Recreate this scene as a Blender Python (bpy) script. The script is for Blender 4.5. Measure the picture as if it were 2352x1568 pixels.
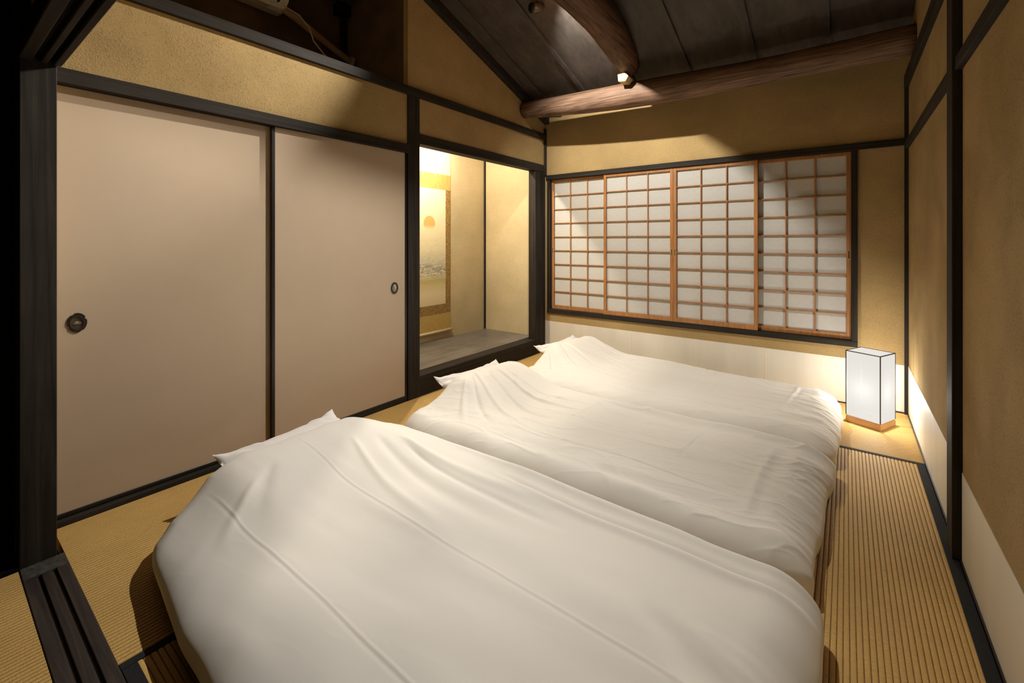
import bpy, bmesh, math, random
import numpy as np
from mathutils import Vector, Matrix

for o in list(bpy.data.objects):
    bpy.data.objects.remove(o)
SC = bpy.context.scene
COL = SC.collection
R = math.radians

# ------------------------------------------------------------------ camera
FPX, HORIZ, YAW, EYE = 1024.3, 554.0, 36.785, 1.15      # image taken as 2352 x 1568
cam_d = bpy.data.cameras.new('camera')
cam_d.sensor_width = 36.0
cam_d.lens = 36.0 * FPX / 2352.0
cam_d.shift_y = (HORIZ - 784.0) / 2352.0
cam_d.clip_start = 0.02
cam = bpy.data.objects.new('camera', cam_d)
cam.location = (0, 0, EYE)
cam.rotation_euler = (R(90), 0, R(YAW))
COL.objects.link(cam)
SC.camera = cam

# ------------------------------------------------------------------ world, exposure
w = bpy.data.worlds.new('night'); SC.world = w; w.use_nodes = True
w.node_tree.nodes['Background'].inputs[0].default_value = (0.010, 0.011, 0.014, 1)
w.node_tree.nodes['Background'].inputs[1].default_value = 1.0
SC.view_settings.view_transform = 'Standard'
SC.view_settings.look = 'None'
SC.view_settings.gamma = 1.0
SC.view_settings.use_curve_mapping = False
SC.view_settings.exposure = 0.18

# powers of the lamps the room has (their lights sit in the lamp builders below)
WARM = (1.0, 0.945, 0.85)
SPOT_A, SPOT_B, ALCOVE_W, LANTERN_W, LANTERN_GLOW = 270.0, 180.0, 78.0, 330.0, 0.60
SPOT_D = 235.0
SC.cycles.adaptive_threshold = 0.02
SC.cycles.max_bounces = 6
SC.cycles.diffuse_bounces = 4
SC.cycles.glossy_bounces = 2
SC.cycles.transmission_bounces = 3
SC.cycles.transparent_max_bounces = 6
SC.cycles.caustics_reflective = False
SC.cycles.caustics_refractive = False
SC.cycles.sample_clamp_indirect = 4.0

# ------------------------------------------------------------------ room measures (metres)
XL, XR, YB = -2.534, 0.336, 3.968
Y0, Y1 = 0.217, 0.310                      # opening between the two rooms
XP = -2.310                                # face of the opening's post
XC = -3.33                                 # back of alcove and closet
YT0, YT1 = 2.125, 2.235                    # alcove post
SL = 0.345
def zc(y): return 2.548 + SL * (3.673 - y)  # underside of the sloping ceiling

# ------------------------------------------------------------------ materials
def nodes_of(name):
    m = bpy.data.materials.new(name); m.use_nodes = True
    nt = m.node_tree
    return m, nt, nt.nodes['Principled BSDF']
def N(nt, t, **kw):
    n = nt.nodes.new(t)
    for k, v in kw.items():
        if k.startswith('i_'):
            n.inputs[k[2:].replace('_', ' ')].default_value = v
        else:
            setattr(n, k, v)
    return n
def L(nt, a, b): nt.links.new(a, b)
def ramp(nt, fac, stops):
    r = N(nt, 'ShaderNodeValToRGB')
    while len(r.color_ramp.elements) < len(stops): r.color_ramp.elements.new(0.5)
    for e, (p, c) in zip(r.color_ramp.elements, stops):
        e.position = p; e.color = (*c, 1)
    L(nt, fac, r.inputs[0])
    return r.outputs[0]
def coords(nt, scale=(1, 1, 1), kind='Object'):
    tc = N(nt, 'ShaderNodeTexCoord'); mp = N(nt, 'ShaderNodeMapping')
    mp.inputs['Scale'].default_value = scale
    L(nt, tc.outputs[kind], mp.inputs[0])
    return mp.outputs[0]
def noise(nt, vec, scale, detail=4, rough=0.55, dist=0.0):
    n = N(nt, 'ShaderNodeTexNoise')
    n.inputs['Scale'].default_value = scale; n.inputs['Detail'].default_value = detail
    n.inputs['Roughness'].default_value = rough; n.inputs['Distortion'].default_value = dist
    L(nt, vec, n.inputs['Vector'])
    return n.outputs['Fac']
def bump(nt, bsdf, h, strength, dist=0.01, prev=None):
    b = N(nt, 'ShaderNodeBump'); b.inputs['Strength'].default_value = strength
    b.inputs['Distance'].default_value = dist
    L(nt, h, b.inputs['Height'])
    if prev is not None: L(nt, prev, b.inputs['Normal'])
    L(nt, b.outputs[0], bsdf.inputs['Normal'])
    return b.outputs[0]

def mat_plain(name, col, rough=0.6, var=0.0, vscale=8.0, spec=0.3, bstr=0.0, bscale=120.0, stretch=(1, 1, 1), metal=0.0):
    m, nt, b = nodes_of(name)
    v = coords(nt, stretch)
    if var > 0:
        c0 = tuple(max(0, c * (1 - var)) for c in col); c1 = tuple(min(1, c * (1 + var)) for c in col)
        L(nt, ramp(nt, noise(nt, v, vscale), [(0.3, c0), (0.7, c1)]), b.inputs['Base Color'])
    else:
        b.inputs['Base Color'].default_value = (*col, 1)
    b.inputs['Roughness'].default_value = rough
    b.inputs['Specular IOR Level'].default_value = spec
    b.inputs['Metallic'].default_value = metal
    if bstr > 0: bump(nt, b, noise(nt, v, bscale), bstr, 0.004)
    return m

def mat_plaster(name, col, bstr=0.5):
    m, nt, b = nodes_of(name)
    v = coords(nt)
    n1 = noise(nt, v, 2.2, 3); n2 = noise(nt, v, 160, 4, 0.6, 0.6)
    base = ramp(nt, n1, [(0.3, tuple(c * 0.86 for c in col)), (0.7, tuple(c * 1.1 for c in col))])
    fl = ramp(nt, n2, [(0.28, (0.62, 0.58, 0.52)), (0.48, (1, 1, 1)), (0.75, (1.0, 1.0, 1.0))])
    mx = N(nt, 'ShaderNodeMix', data_type='RGBA', blend_type='MULTIPLY'); mx.inputs[0].default_value = 1.0
    L(nt, base, mx.inputs[6]); L(nt, fl, mx.inputs[7]); L(nt, mx.outputs[2], b.inputs['Base Color'])
    b.inputs['Roughness'].default_value = 0.95; b.inputs['Specular IOR Level'].default_value = 0.1
    # straw clay: patches of coarser relief
    msk = ramp(nt, noise(nt, v, 5.0, 2), [(0.4, (0.25,) * 3), (0.62, (1,) * 3)])
    mu = N(nt, 'ShaderNodeMath', operation='MULTIPLY'); L(nt, n2, mu.inputs[0]); L(nt, msk, mu.inputs[1])
    bump(nt, b, mu.outputs[0], bstr, 0.006)
    return m

def mat_wood(name, c0, c1, axis='x', rough=0.6, scale=1.0, spec=0.22, bstr=0.25):
    m, nt, b = nodes_of(name)
    s = {'x': (0.35, 9, 9), 'y': (9, 0.35, 9), 'z': (9, 9, 0.35)}[axis]
    v = coords(nt, tuple(q * scale for q in s))
    n1 = noise(nt, v, 4.0, 6, 0.62, 0.7)
    v2 = coords(nt, (1, 1, 1))
    n2 = noise(nt, v2, 3.0, 3)
    base = ramp(nt, n1, [(0.3, c0), (0.68, c1)])
    tint = ramp(nt, n2, [(0.3, (0.75,) * 3), (0.7, (1.1,) * 3)])
    mx = N(nt, 'ShaderNodeMix', data_type='RGBA', blend_type='MULTIPLY'); mx.inputs[0].default_value = 1.0
    L(nt, base, mx.inputs[6]); L(nt, tint, mx.inputs[7]); L(nt, mx.outputs[2], b.inputs['Base Color'])
    b.inputs['Roughness'].default_value = rough; b.inputs['Specular IOR Level'].default_value = spec
    bump(nt, b, n1, bstr, 0.003)
    return m

M = {}
M['plaster'] = mat_plaster('ochre_plaster', (0.43, 0.305, 0.140), 0.6)
M['plaster_brown'] = mat_plaster('brown_ochre_plaster', (0.39, 0.275, 0.13), 1.0)
M['plaster_alcove'] = mat_plaster('pale_plaster', (0.60, 0.50, 0.31), 0.22)
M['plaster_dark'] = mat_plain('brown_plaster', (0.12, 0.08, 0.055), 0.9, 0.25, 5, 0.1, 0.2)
M['dark_x'] = mat_wood('dark_wood_x', (0.018, 0.015, 0.012), (0.044, 0.037, 0.030), 'x', 0.65, 1.0, 0.12)
M['dark_y'] = mat_wood('dark_wood_y', (0.018, 0.015, 0.012), (0.044, 0.037, 0.030), 'y', 0.65, 1.0, 0.12)
M['dark_z'] = mat_wood('dark_wood_z', (0.018, 0.015, 0.012), (0.044, 0.037, 0.030), 'z', 0.65, 1.0, 0.12)
M['black'] = mat_plain('black_lacquer', (0.010, 0.009, 0.009), 0.35, 0.0, spec=0.5)
M['near_black'] = mat_plain('unlit_black_panel', (0.006, 0.005, 0.005), 0.9, spec=0.05)  # near-black, puts the unlit near room's darkness into the colour
M['log_x'] = mat_wood('weathered_log_x', (0.055, 0.030, 0.019), (0.30, 0.18, 0.115), 'x', 0.6, 2.2, 0.25, 0.8)
M['log_y'] = mat_wood('weathered_log_y', (0.028, 0.014, 0.009), (0.18, 0.088, 0.046), 'y', 0.6, 1.6, 0.25, 0.8)
M['cut'] = mat_plain('pale_cut_wood', (0.55, 0.40, 0.20), 0.7, 0.3, 40)
M['ceiling'] = mat_wood('sooty_ceiling_board', (0.050, 0.040, 0.034), (0.090, 0.074, 0.062), 'y', 0.55, 0.5, 0.4, 0.15)
M['cedar'] = mat_wood('cedar', (0.30, 0.125, 0.040), (0.50, 0.235, 0.085), 'z', 0.5, 2.5, 0.35, 0.1)
M['lampwood'] = mat_wood('lantern_wood', (0.42, 0.22, 0.09), (0.60, 0.36, 0.16), 'x', 0.5, 2.0, 0.35, 0.1)
M['fusuma'] = mat_plain('fusuma_paper', (0.495, 0.388, 0.282), 0.75, 0.03, 3.0, 0.15)
M['shoji'] = mat_plain('shoji_paper', (0.53, 0.52, 0.49), 0.9, 0.03, 30, 0.1)
M['skirt'] = mat_plain('wainscot_paper', (0.76, 0.72, 0.63), 0.42, 0.05, 6, 0.5, 0.04, 60, (1, 1, 0.15))
M['sheet'] = mat_plain('wainscot_lap', (0.80, 0.74, 0.62), 0.85, 0.04, 6, 0.15)
M['cotton'] = mat_plain('white_cotton', (0.82, 0.80, 0.76), 0.8, 0.0, 3, 0.2)
M['pillow'] = mat_plain('pillow_cotton', (0.83, 0.80, 0.79), 0.8, 0.0, 3, 0.2)
M['toko'] = mat_wood('alcove_board', (0.11, 0.098, 0.084), (0.24, 0.215, 0.185), 'y', 0.38, 1.6, 0.5, 0.15)
M['sill'] = mat_wood('worn_threshold', (0.020, 0.014, 0.012), (0.060, 0.045, 0.040), 'x', 0.55, 1.5, 0.35, 0.5)
M['scuffed'] = mat_plain('scuffed_threshold', (0.055, 0.052, 0.046), 0.6, 0.5, 60, 0.3, 0.3, 80)
M['heri'] = mat_plain('tatami_border', (0.020, 0.020, 0.021), 0.8, 0.3, 300, 0.2, 0.3, 700)
M['brass'] = mat_plain('aged_brass', (0.10, 0.075, 0.045), 0.4, 0.3, 60, 0.5, metal=0.7)
M['silver'] = mat_plain('bright_pull', (0.45, 0.42, 0.33), 0.35, 0.2, 60, 0.5, metal=0.8)
M['ac'] = mat_plain('ac_plastic', (0.80, 0.76, 0.67), 0.5, 0.03, 4, 0.4)
M['pipe'] = mat_plain('pipe_wrap', (0.34, 0.24, 0.16), 0.7, 0.1, 10, 0.3)
M['cable'] = mat_plain('cable_white', (0.60, 0.50, 0.42), 0.6)
M['lamp_metal'] = mat_plain('spot_metal', (0.10, 0.085, 0.065), 0.35, 0.1, 10, 0.5, metal=0.6)
M['gold'] = mat_plain('gold_silk', (0.52, 0.36, 0.11), 0.6, 0.22, 30, 0.3, 0.15, 200, (1, 1, 5))
M['brocade'] = mat_plain('brown_brocade', (0.30, 0.185, 0.06), 0.6, 0.45, 45, 0.3, 0.15, 200)
M['silk'] = mat_plain('cream_silk', (0.78, 0.68, 0.46), 0.7, 0.05, 30, 0.2)
M['roller'] = mat_plain('scroll_roller', (0.55, 0.45, 0.28), 0.5)

def mat_tatami(name, axis):
    m, nt, b = nodes_of(name)
    # axis: direction the ridges run
    s = (1, 260, 1) if axis == 'x' else (260, 1, 1)
    v = coords(nt, (1, 1, 1)); n0 = noise(nt, v, 3.0, 3)
    vs = coords(nt, (420, 60, 1) if axis == 'x' else (60, 420, 1))
    n1 = noise(nt, vs, 1.0, 3)
    base = ramp(nt, n0, [(0.3, (0.58, 0.365, 0.118)), (0.7, (0.70, 0.455, 0.152))])
    st = ramp(nt, n1, [(0.3, (0.70, 0.66, 0.60)), (0.65, (1.06, 1.06, 1.06))])
    mx = N(nt, 'ShaderNodeMix', data_type='RGBA', blend_type='MULTIPLY'); mx.inputs[0].default_value = 0.8
    L(nt, base, mx.inputs[6]); L(nt, st, mx.inputs[7]); L(nt, mx.outputs[2], b.inputs['Base Color'])
    b.inputs['Roughness'].default_value = 0.6; b.inputs['Specular IOR Level'].default_value = 0.3
    bump(nt, b, n1, 0.3, 0.002)
    return m
M['tatami_x'] = mat_tatami('tatami_ridges_x', 'x')
M['tatami_y'] = mat_tatami('tatami_ridges_y', 'y')
M['groove'] = mat_plain('tatami_groove', (0.32, 0.20, 0.075), 0.8, 0.2, 30, 0.1)

def mat_lantern():
    m, nt, b = nodes_of('lit_lantern_paper')
    nt.nodes.remove(b)
    out = nt.nodes['Material Output']
    tr = N(nt, 'ShaderNodeBsdfTranslucent'); tr.inputs[0].default_value = (0.0010, 0.00103, 0.00106, 1)
    em = N(nt, 'ShaderNodeEmission'); em.inputs[0].default_value = (1.0, 0.96, 0.89, 1); em.inputs[1].default_value = LANTERN_GLOW
    tp = N(nt, 'ShaderNodeBsdfTransparent'); tp.inputs[0].default_value = (1, 0.98, 0.95, 1)
    mt = N(nt, 'ShaderNodeMixShader'); mt.inputs[0].default_value = 0.14
    L(nt, tr.outputs[0], mt.inputs[1]); L(nt, tp.outputs[0], mt.inputs[2])
    ad = N(nt, 'ShaderNodeAddShader')
    L(nt, mt.outputs[0], ad.inputs[0]); L(nt, em.outputs[0], ad.inputs[1]); L(nt, ad.outputs[0], out.inputs[0])
    return m
M['lantern'] = mat_lantern()
def mat_emit(name, col, s):
    m, nt, b = nodes_of(name)
    b.inputs['Base Color'].default_value = (*col, 1)
    b.inputs['Emission Color'].default_value = (*col, 1); b.inputs['Emission Strength'].default_value = s
    return m
M['bulb'] = mat_emit('bulb', (1, 0.93, 0.8), 6.0)

# ------------------------------------------------------------------ mesh helpers
def add_box(bm, x0, x1, y0, y1, z0, z1):
    vs = [bm.verts.new((x, y, z)) for x in (x0, x1) for y in (y0, y1) for z in (z0, z1)]
    for f in ((0, 1, 3, 2), (4, 6, 7, 5), (0, 4, 5, 1), (2, 3, 7, 6), (0, 2, 6, 4), (1, 5, 7, 3)):
        bm.faces.new([vs[i] for i in f])
def finish(bm, bev=0.0, seg=1):
    bmesh.ops.recalc_face_normals(bm, faces=bm.faces)
    if bev > 0:
        bmesh.ops.bevel(bm, geom=[e for e in bm.edges], offset=bev, segments=seg, affect='EDGES', profile=0.5)
    return bm
def link(name, me, mat, parent=None, loc=(0, 0, 0), rot=(0, 0, 0)):
    o = bpy.data.objects.new(name, me)
    if mat is not None and not me.materials: me.materials.append(M[mat])
    COL.objects.link(o)
    o.location = loc; o.rotation_euler = rot
    if parent is not None: o.parent = parent
    return o
def to_mesh(name, bm, smooth=False):
    me = bpy.data.meshes.new(name); bm.to_mesh(me); bm.free()
    if smooth: me.polygons.foreach_set('use_smooth', [True] * len(me.polygons))
    return me
def box(name, x0, x1, y0, y1, z0, z1, mat, parent=None, bev=0.0):
    bm = bmesh.new(); add_box(bm, x0, x1, y0, y1, z0, z1); finish(bm, bev)
    return link(name, to_mesh(name, bm), mat, parent)
def poly_prism(name, pts, axis, a, b, mat, parent=None, smooth=False, bev=0.0):
    """prism of the polygon pts ((u,v) in the other two axes, xyz order) between a and b along axis"""
    bm = bmesh.new()
    def P(u, v, t): return {0: (t, u, v), 1: (u, t, v), 2: (u, v, t)}[axis]
    A = [bm.verts.new(P(u, v, a)) for u, v in pts]; B = [bm.verts.new(P(u, v, b)) for u, v in pts]
    bm.faces.new(A); bm.faces.new(B[::-1])
    n = len(pts)
    for i in range(n): bm.faces.new([A[i], B[i], B[(i + 1) % n], A[(i + 1) % n]])
    finish(bm, bev)
    return link(name, to_mesh(name, bm, smooth), mat, parent)
def tube_mesh(name, pts, radii, seg=20, caps=True, squash=None):
    pts = [Vector(p) for p in pts]
    bm = bmesh.new(); rings = []
    up = Vector((0, 0, 1))
    for i, p in enumerate(pts):
        t = (pts[min(i + 1, len(pts) - 1)] - pts[max(i - 1, 0)]).normalized()
        s = t.cross(up)
        if s.length < 1e-4: s = t.cross(Vector((0, 1, 0)))
        s.normalize(); q = s.cross(t).normalized()
        r = radii[i] if hasattr(radii, '__len__') else radii
        rings.append([bm.verts.new(p + (s * math.cos(2 * math.pi * k / seg) + q * math.sin(2 * math.pi * k / seg)) * (r if squash is None else r * squash(i, k / seg))) for k in range(seg)])
    for a, b in zip(rings, rings[1:]):
        for k in range(seg): bm.faces.new([a[k], a[(k + 1) % seg], b[(k + 1) % seg], b[k]])
    if caps: bm.faces.new(rings[0][::-1]); bm.faces.new(rings[-1])
    finish(bm)
    me = to_mesh(name, bm)
    me.polygons.foreach_set('use_smooth', [len(p.vertices) == 4 for p in me.polygons])
    return me
def empty(name, loc=(0, 0, 0), rotz=0):
    o = bpy.data.objects.new(name, None); COL.objects.link(o)
    o.location = loc; o.rotation_euler = (0, 0, rotz); o.empty_display_size = 0.1
    return o
def tag(o, label, cat=None, group=None, kind=None):
    o['label'] = label
    if cat: o['category'] = cat
    if group: o['group'] = group
    if kind: o['kind'] = kind
    return o
def struct(o, label, cat): return tag(o, label, cat, kind='structure')

# ================================================================== SETTING
# ---------------------------------------------------------------- floor: mats
floor = empty('floor'); struct(floor, 'floor laid with yellow rush tatami mats edged in black cloth', 'floor')
box('subfloor', XL - 0.05, XR + 0.05, -2.6, YB + 0.05, -0.10, -0.055, 'near_black', floor)

def ridged(name, x0, x1, y0, y1, axis, parent, pitch=0.0152, depth=0.0026):
    """mat body whose top is really ribbed; ridges run along axis"""
    a0, a1, b0, b1 = (y0, y1, x0, x1) if axis == 'x' else (x0, x1, y0, y1)
    n = max(4, int(round((a1 - a0) / pitch)))
    fr = [0.0, 0.10, 0.28, 0.50, 0.72, 0.90]; dz = [1.0, 0.42, 0.08, 0.0, 0.08, 0.42]
    prof = [(a0 + (a1 - a0) * (k + f) / n, -depth * q) for k in range(n) for f, q in zip(fr, dz)] + [(a1, -depth)]
    bm = bmesh.new()
    def P(a, b, z): return (b, a, z) if axis == 'x' else (a, b, z)
    rows = [[bm.verts.new(P(a, b, z)) for a, z in prof] for b in (b0, b1)]
    low = [[bm.verts.new(P(a, b, -0.05)) for a in (a0, a1)] for b in (b0, b1)]
    for i in range(len(prof) - 1):
        bm.faces.new([rows[0][i], rows[0][i + 1], rows[1][i + 1], rows[1][i]]).material_index = 1 if i % 6 in (0, 5) else 0
    bm.faces.new([low[0][0]] + rows[0] + [low[0][1]]); bm.faces.new([low[1][0]] + rows[1] + [low[1][1]])
    bm.faces.new([low[0][0], low[1][0], rows[1][0], rows[0][0]]); bm.faces.new([low[0][1], low[1][1], rows[1][-1], rows[0][-1]])
    bm.faces.new([low[0][0], low[0][1], low[1][1], low[1][0]])
    finish(bm)
    me = to_mesh(name, bm, False); me.materials.append(M['tatami_' + axis]); me.materials.append(M['groove'])
    return link(name, me, None, parent)
HW = 0.034
def tatami(x0, x1, y0, y1, axis, parent=floor):
    g = 0.0008
    m = ridged('tatami_mat', x0 + g, x1 - g, y0 + g, y1 - g, axis, parent)
    if axis == 'x':
        for a, b in ((y0 + g, y0 + HW), (y1 - HW, y1 - g)): box('border_cloth', x0 + g, x1 - g, a, b, -0.004, 0.0016, 'heri', m, 0.0006)
    else:
        for a, b in ((x0 + g, x0 + HW), (x1 - HW, x1 - g)): box('border_cloth', a, b, y0 + g, y1 - g, -0.004, 0.0016, 'heri', m, 0.0006)
    return m
YS = 0.330
def tatami_open_left(x0, x1, y0, y1):        # the mat along the closet shows its cloth on the room side only
    m = ridged('tatami_mat', x0, x1 - 0.001, y0, y1 - 0.001, 'y', floor)
    box('border_cloth', x1 - 0.026, x1 - 0.001, y0, y1 - 0.001, -0.004, 0.0016, 'heri', m, 0.0006)
tatami_open_left(XL + 0.006, -1.553, YS, 2.158)
tatami_open_left(XL + 0.006, -1.553, 2.158, YB - 0.012)
tatami(-1.553, XR - 0.008, YS, 1.240, 'x')
tatami(-1.553, -0.610, 1.240, 3.100, 'y')
tatami(-0.610, XR - 0.008, 1.240, 3.100, 'y')
m = ridged('tatami_mat', -1.552, XR - 0.008, 3.101, YB - 0.012, 'x', floor)
box('border_cloth', -1.552, XR - 0.008, 3.096, 3.120, -0.004, 0.0018, 'heri', m, 0.0006)
ridged('tatami_mat', -2.31, -1.40, -1.66, 0.214, 'y', floor)
ridged('tatami_mat', -1.399, -0.45, -1.66, 0.214, 'y', floor)
ridged('tatami_mat', -0.449, XR - 0.01, -1.66, 0.214, 'y', floor)
ridged('tatami_mat', -2.31, XR - 0.01, -2.58, -1.661, 'x', floor)

# ---------------------------------------------------------------- threshold, overhead track, post of the opening
th = empty('trim_1', (0, 0, 0)); struct(th, 'dark worn wooden threshold with sliding-door grooves at the room opening', 'threshold')
box('base_board', XP, XR, 0.216, 0.329, -0.05, -0.008, 'sill', th)
for a, b in ((0.216, 0.247), (0.259, 0.285), (0.297, 0.329)):
    box('groove_rail', XP + 0.085, XR, a, b, -0.012, 0.0025, 'sill', th, 0.0015)
box('end_piece', XP, XP + 0.084, 0.217, 0.328, -0.012, 0.0035, 'scuffed', th, 0.0015)

o = box('trim_2', -2.41, XP, Y0, Y1, -0.05, 2.6, 'dark_z', None, 0.002)
struct(o, 'wide dark grey-brown wooden post at the room opening, near the round door pull', 'post')
km = empty('trim_3'); struct(km, 'dark overhead door track with two deep grooves above the room opening', 'beam')
box('track_board', XP, XR + 0.02, Y0 - 0.004, Y1 + 0.012, 1.815, 1.870, 'dark_x', km)
for a, b in ((Y0 - 0.004, Y0 + 0.030), (Y0 + 0.050, Y0 + 0.068), (Y1 - 0.010, Y1 + 0.012)):
    box('groove_rail', XP, XR + 0.02, a, b, 1.790, 1.8155, 'dark_x', km, 0.003)

wf = empty('wall_front'); struct(wf, 'plaster wall above the opening between the two rooms', 'wall')
box('plaster_panel', XL - 0.8, XR + 0.02, 0.245, 0.285, 1.870, 3.80, 'plaster', wf)
box('plaster_panel', XL - 0.8, -2.411, 0.245, 0.285, -0.05, 1.869, 'plaster', wf)

# ---------------------------------------------------------------- left wall
wl = empty('wall_left'); struct(wl, 'ochre plaster wall above the sliding doors and the alcove', 'wall')
box('plaster_panel', XL - 0.04, XL, Y1 - 0.02, YT0, 1.840, 2.215, 'plaster', wl)
box('plaster_panel', XL - 0.04, XL, YT1, YB, 1.940, 2.235, 'plaster', wl)
poly_prism('plaster_gable', [(YT0 + 0.008, 2.25), (YB + 0.02, 2.25), (YB + 0.02, zc(YB + 0.02) - 0.0), (YT0 + 0.008, zc(YT0 + 0.008))], 0, XL - 0.05, XL, 'plaster', wl)
# closet niche high up (holds the air conditioner) and closet behind the doors
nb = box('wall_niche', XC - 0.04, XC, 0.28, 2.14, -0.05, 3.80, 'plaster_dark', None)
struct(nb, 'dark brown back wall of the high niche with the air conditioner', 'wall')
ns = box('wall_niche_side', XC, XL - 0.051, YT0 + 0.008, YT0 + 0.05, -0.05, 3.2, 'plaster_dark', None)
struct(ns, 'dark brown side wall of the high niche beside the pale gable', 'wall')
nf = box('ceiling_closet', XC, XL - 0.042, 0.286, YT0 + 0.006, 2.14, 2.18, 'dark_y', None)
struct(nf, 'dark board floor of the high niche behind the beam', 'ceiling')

def trim(n, x0, x1, y0, y1, z0, z1, mat, label, cat, bev=0.002):
    return struct(box('trim_%d' % n, x0, x1, y0, y1, z0, z1, mat, None, bev), label, cat)
trim(4, XL - 0.10, XL + 0.022, Y1, YT0, 1.786, 1.847, 'dark_y', 'dark head rail running above the two beige sliding doors', 'rail')
trim(5, XL - 0.055, XL + 0.024, Y1, YB, 2.208, 2.268, 'dark_y', 'long dark beam along the wall above the sliding doors and alcove', 'beam')
trim(6, XL - 0.09, XL + 0.012, YT0, YT1, -0.03, 2.207, 'dark_z', 'dark square post between the sliding door and the alcove', 'post')
trim(7, XL - 0.08, XL + 0.010, YT1 + 0.001, YB - 0.001, 1.872, 1.946, 'dark_y', 'dark lintel across the top of the lit alcove', 'lintel')
trim(8, XL - 0.08, XL + 0.006, 3.782, YB - 0.002, -0.03, 1.871, 'dark_z', 'dark post between the alcove and the shoji window', 'post')
trim(9, XL - 0.12, XL + 0.004, YT1 + 0.001, 3.781, -0.03, 0.149, 'dark_y', 'dark raised front board of the alcove', 'trim', 0.004)
trim(10, XL - 0.10, XL + 0.003, Y1, YT0 - 0.001, -0.03, 0.020, 'dark_y', 'dark sill under the two beige sliding doors', 'sill')
trim(11, XL + 0.001, XL + 0.024, YB - 0.024, YB - 0.001, 2.269, zc(YB) - 0.12, 'dark_z', 'thin dark corner strip above the beam where gable meets window wall', 'trim', 0.001)
trim(12, XL + 0.001, XL + 0.024, YB - 0.024, YB - 0.001, 1.840, 2.207, 'dark_z', 'thin dark corner strip between alcove lintel and window wall', 'trim', 0.001)
o = poly_prism('trim_13', [(YT0 + 0.01, zc(YT0 + 0.01) - 0.075), (YB, zc(YB) - 0.075), (YB, zc(YB) - 0.002), (YT0 + 0.01, zc(YT0 + 0.01) - 0.002)], 0, XL + 0.0005, XL + 0.055, 'dark_y')
struct(o, 'dark sloping board where the gable meets the ceiling', 'trim')
trim(14, XC + 0.001, XC + 0.045, YT0 - 0.040, YT0 + 0.006, 2.181, 3.10, 'black', 'black corner batten inside the high niche', 'batten', 0.001)
trim(15, XC + 0.001, XC + 0.10, YT0 - 0.10, YT0 + 0.006, 2.985, 3.07, 'black', 'black crossbar at the top of the niche corner', 'batten', 0.002)

# ---------------------------------------------------------------- alcove
af = empty('floor_alcove'); struct(af, 'raised dark wooden floor board of the alcove', 'floor')
box('floor_board', XC, XL - 0.121, YT1 - 0.05, 3.93, 0.09, 0.148, 'toko', af)
wa = empty('wall_alcove'); struct(wa, 'pale straw-coloured plaster walls inside the lit alcove', 'wall')
box('back_plaster', XC - 0.04, XC, 2.142, 3.97, 0.0, 2.40, 'plaster_alcove', wa)
box('side_plaster', XC, XL - 0.081, 3.93, 3.967, 0.0, 2.40, 'plaster_alcove', wa)
box('near_side_plaster', XC, XL - 0.091, 2.180, 2.220, 0.0, 2.40, 'plaster_alcove', wa)
o = box('ceiling_alcove', XC - 0.02, XL - 0.052, 2.221, 3.93, 2.30, 2.34, 'dark_y', None)
struct(o, 'board ceiling inside the alcove', 'ceiling')
trim(16, XC + 0.0005, XC + 0.018, 3.912, 3.9295, 0.149, 2.30, 'dark_z', 'thin dark corner strip inside the alcove', 'trim', 0.001)

# ---------------------------------------------------------------- back wall with the window opening
WX0, WX1, WZ0, WZ1 = -2.500, 0.069, 0.405, 1.838
wb = empty('wall_back'); struct(wb, 'ochre plaster wall around the shoji window', 'wall')
box('plaster_panel', XL, XR + 0.03, YB, YB + 0.08, WZ1, 2.75, 'plaster', wb)
box('plaster_panel', XL, XR + 0.03, YB, YB + 0.08, -0.05, WZ0, 'plaster', wb)
box('plaster_panel', WX1, XR + 0.03, YB, YB + 0.08, WZ0, WZ1, 'plaster', wb)
box('plaster_panel', XL, WX0, YB, YB + 0.08, WZ0, WZ1, 'plaster', wb)
xs = [XL + 0.004, -2.14, -1.59, -1.04, -0.49, 0.06, XR - 0.02]
for i, (a, b) in enumerate(zip(xs, xs[1:])):
    s = box('paper_sheet', a, b, YB - 0.0022, YB - 0.0002, 0.004, 0.319, 'skirt', wb)
    if i < len(xs) - 2:
        box('paper_lap', b - 0.012, b + 0.004, YB - 0.0036, YB - 0.0024, 0.004, 0.3185, 'sheet', s)
trim(17, XL + 0.0245, XR - 0.001, YB - 0.022, YB + 0.07, 1.792, 1.838, 'dark_x', 'dark head rail over the shoji window', 'rail')
trim(18, WX0, WX1, YB - 0.016, YB + 0.07, 0.405, 0.447, 'dark_x', 'dark sill under the shoji window', 'sill')
trim(19, WX0, -2.466, YB - 0.014, YB + 0.07, 0.4475, 1.7915, 'dark_z', 'dark jamb of the shoji window beside the alcove post', 'jamb')
trim(20, 0.034, WX1, YB - 0.018, YB + 0.07, 0.4475, 1.7915, 'dark_z', 'dark jamb of the shoji window beside the lantern', 'jamb')
trim(21, XR - 0.022, XR - 0.0005, YB - 0.030, YB - 0.0225, 0.0, 2.17, 'dark_z', 'thin dark corner strip behind the lantern', 'trim', 0.001)
struct(box('baseboard_back', XL + 0.03, XR - 0.024, YB - 0.011, YB - 0.004, -0.03, 0.006, 'black', None), 'thin black strip along the floor under the window wall', 'baseboard')
outside = box('wall_outside', WX0 - 0.1, WX1 + 0.1, YB + 0.12, YB + 0.14, 0.2, 2.0, 'near_black', None)
struct(outside, 'dark outer shutter behind the shoji window', 'wall')

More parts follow.
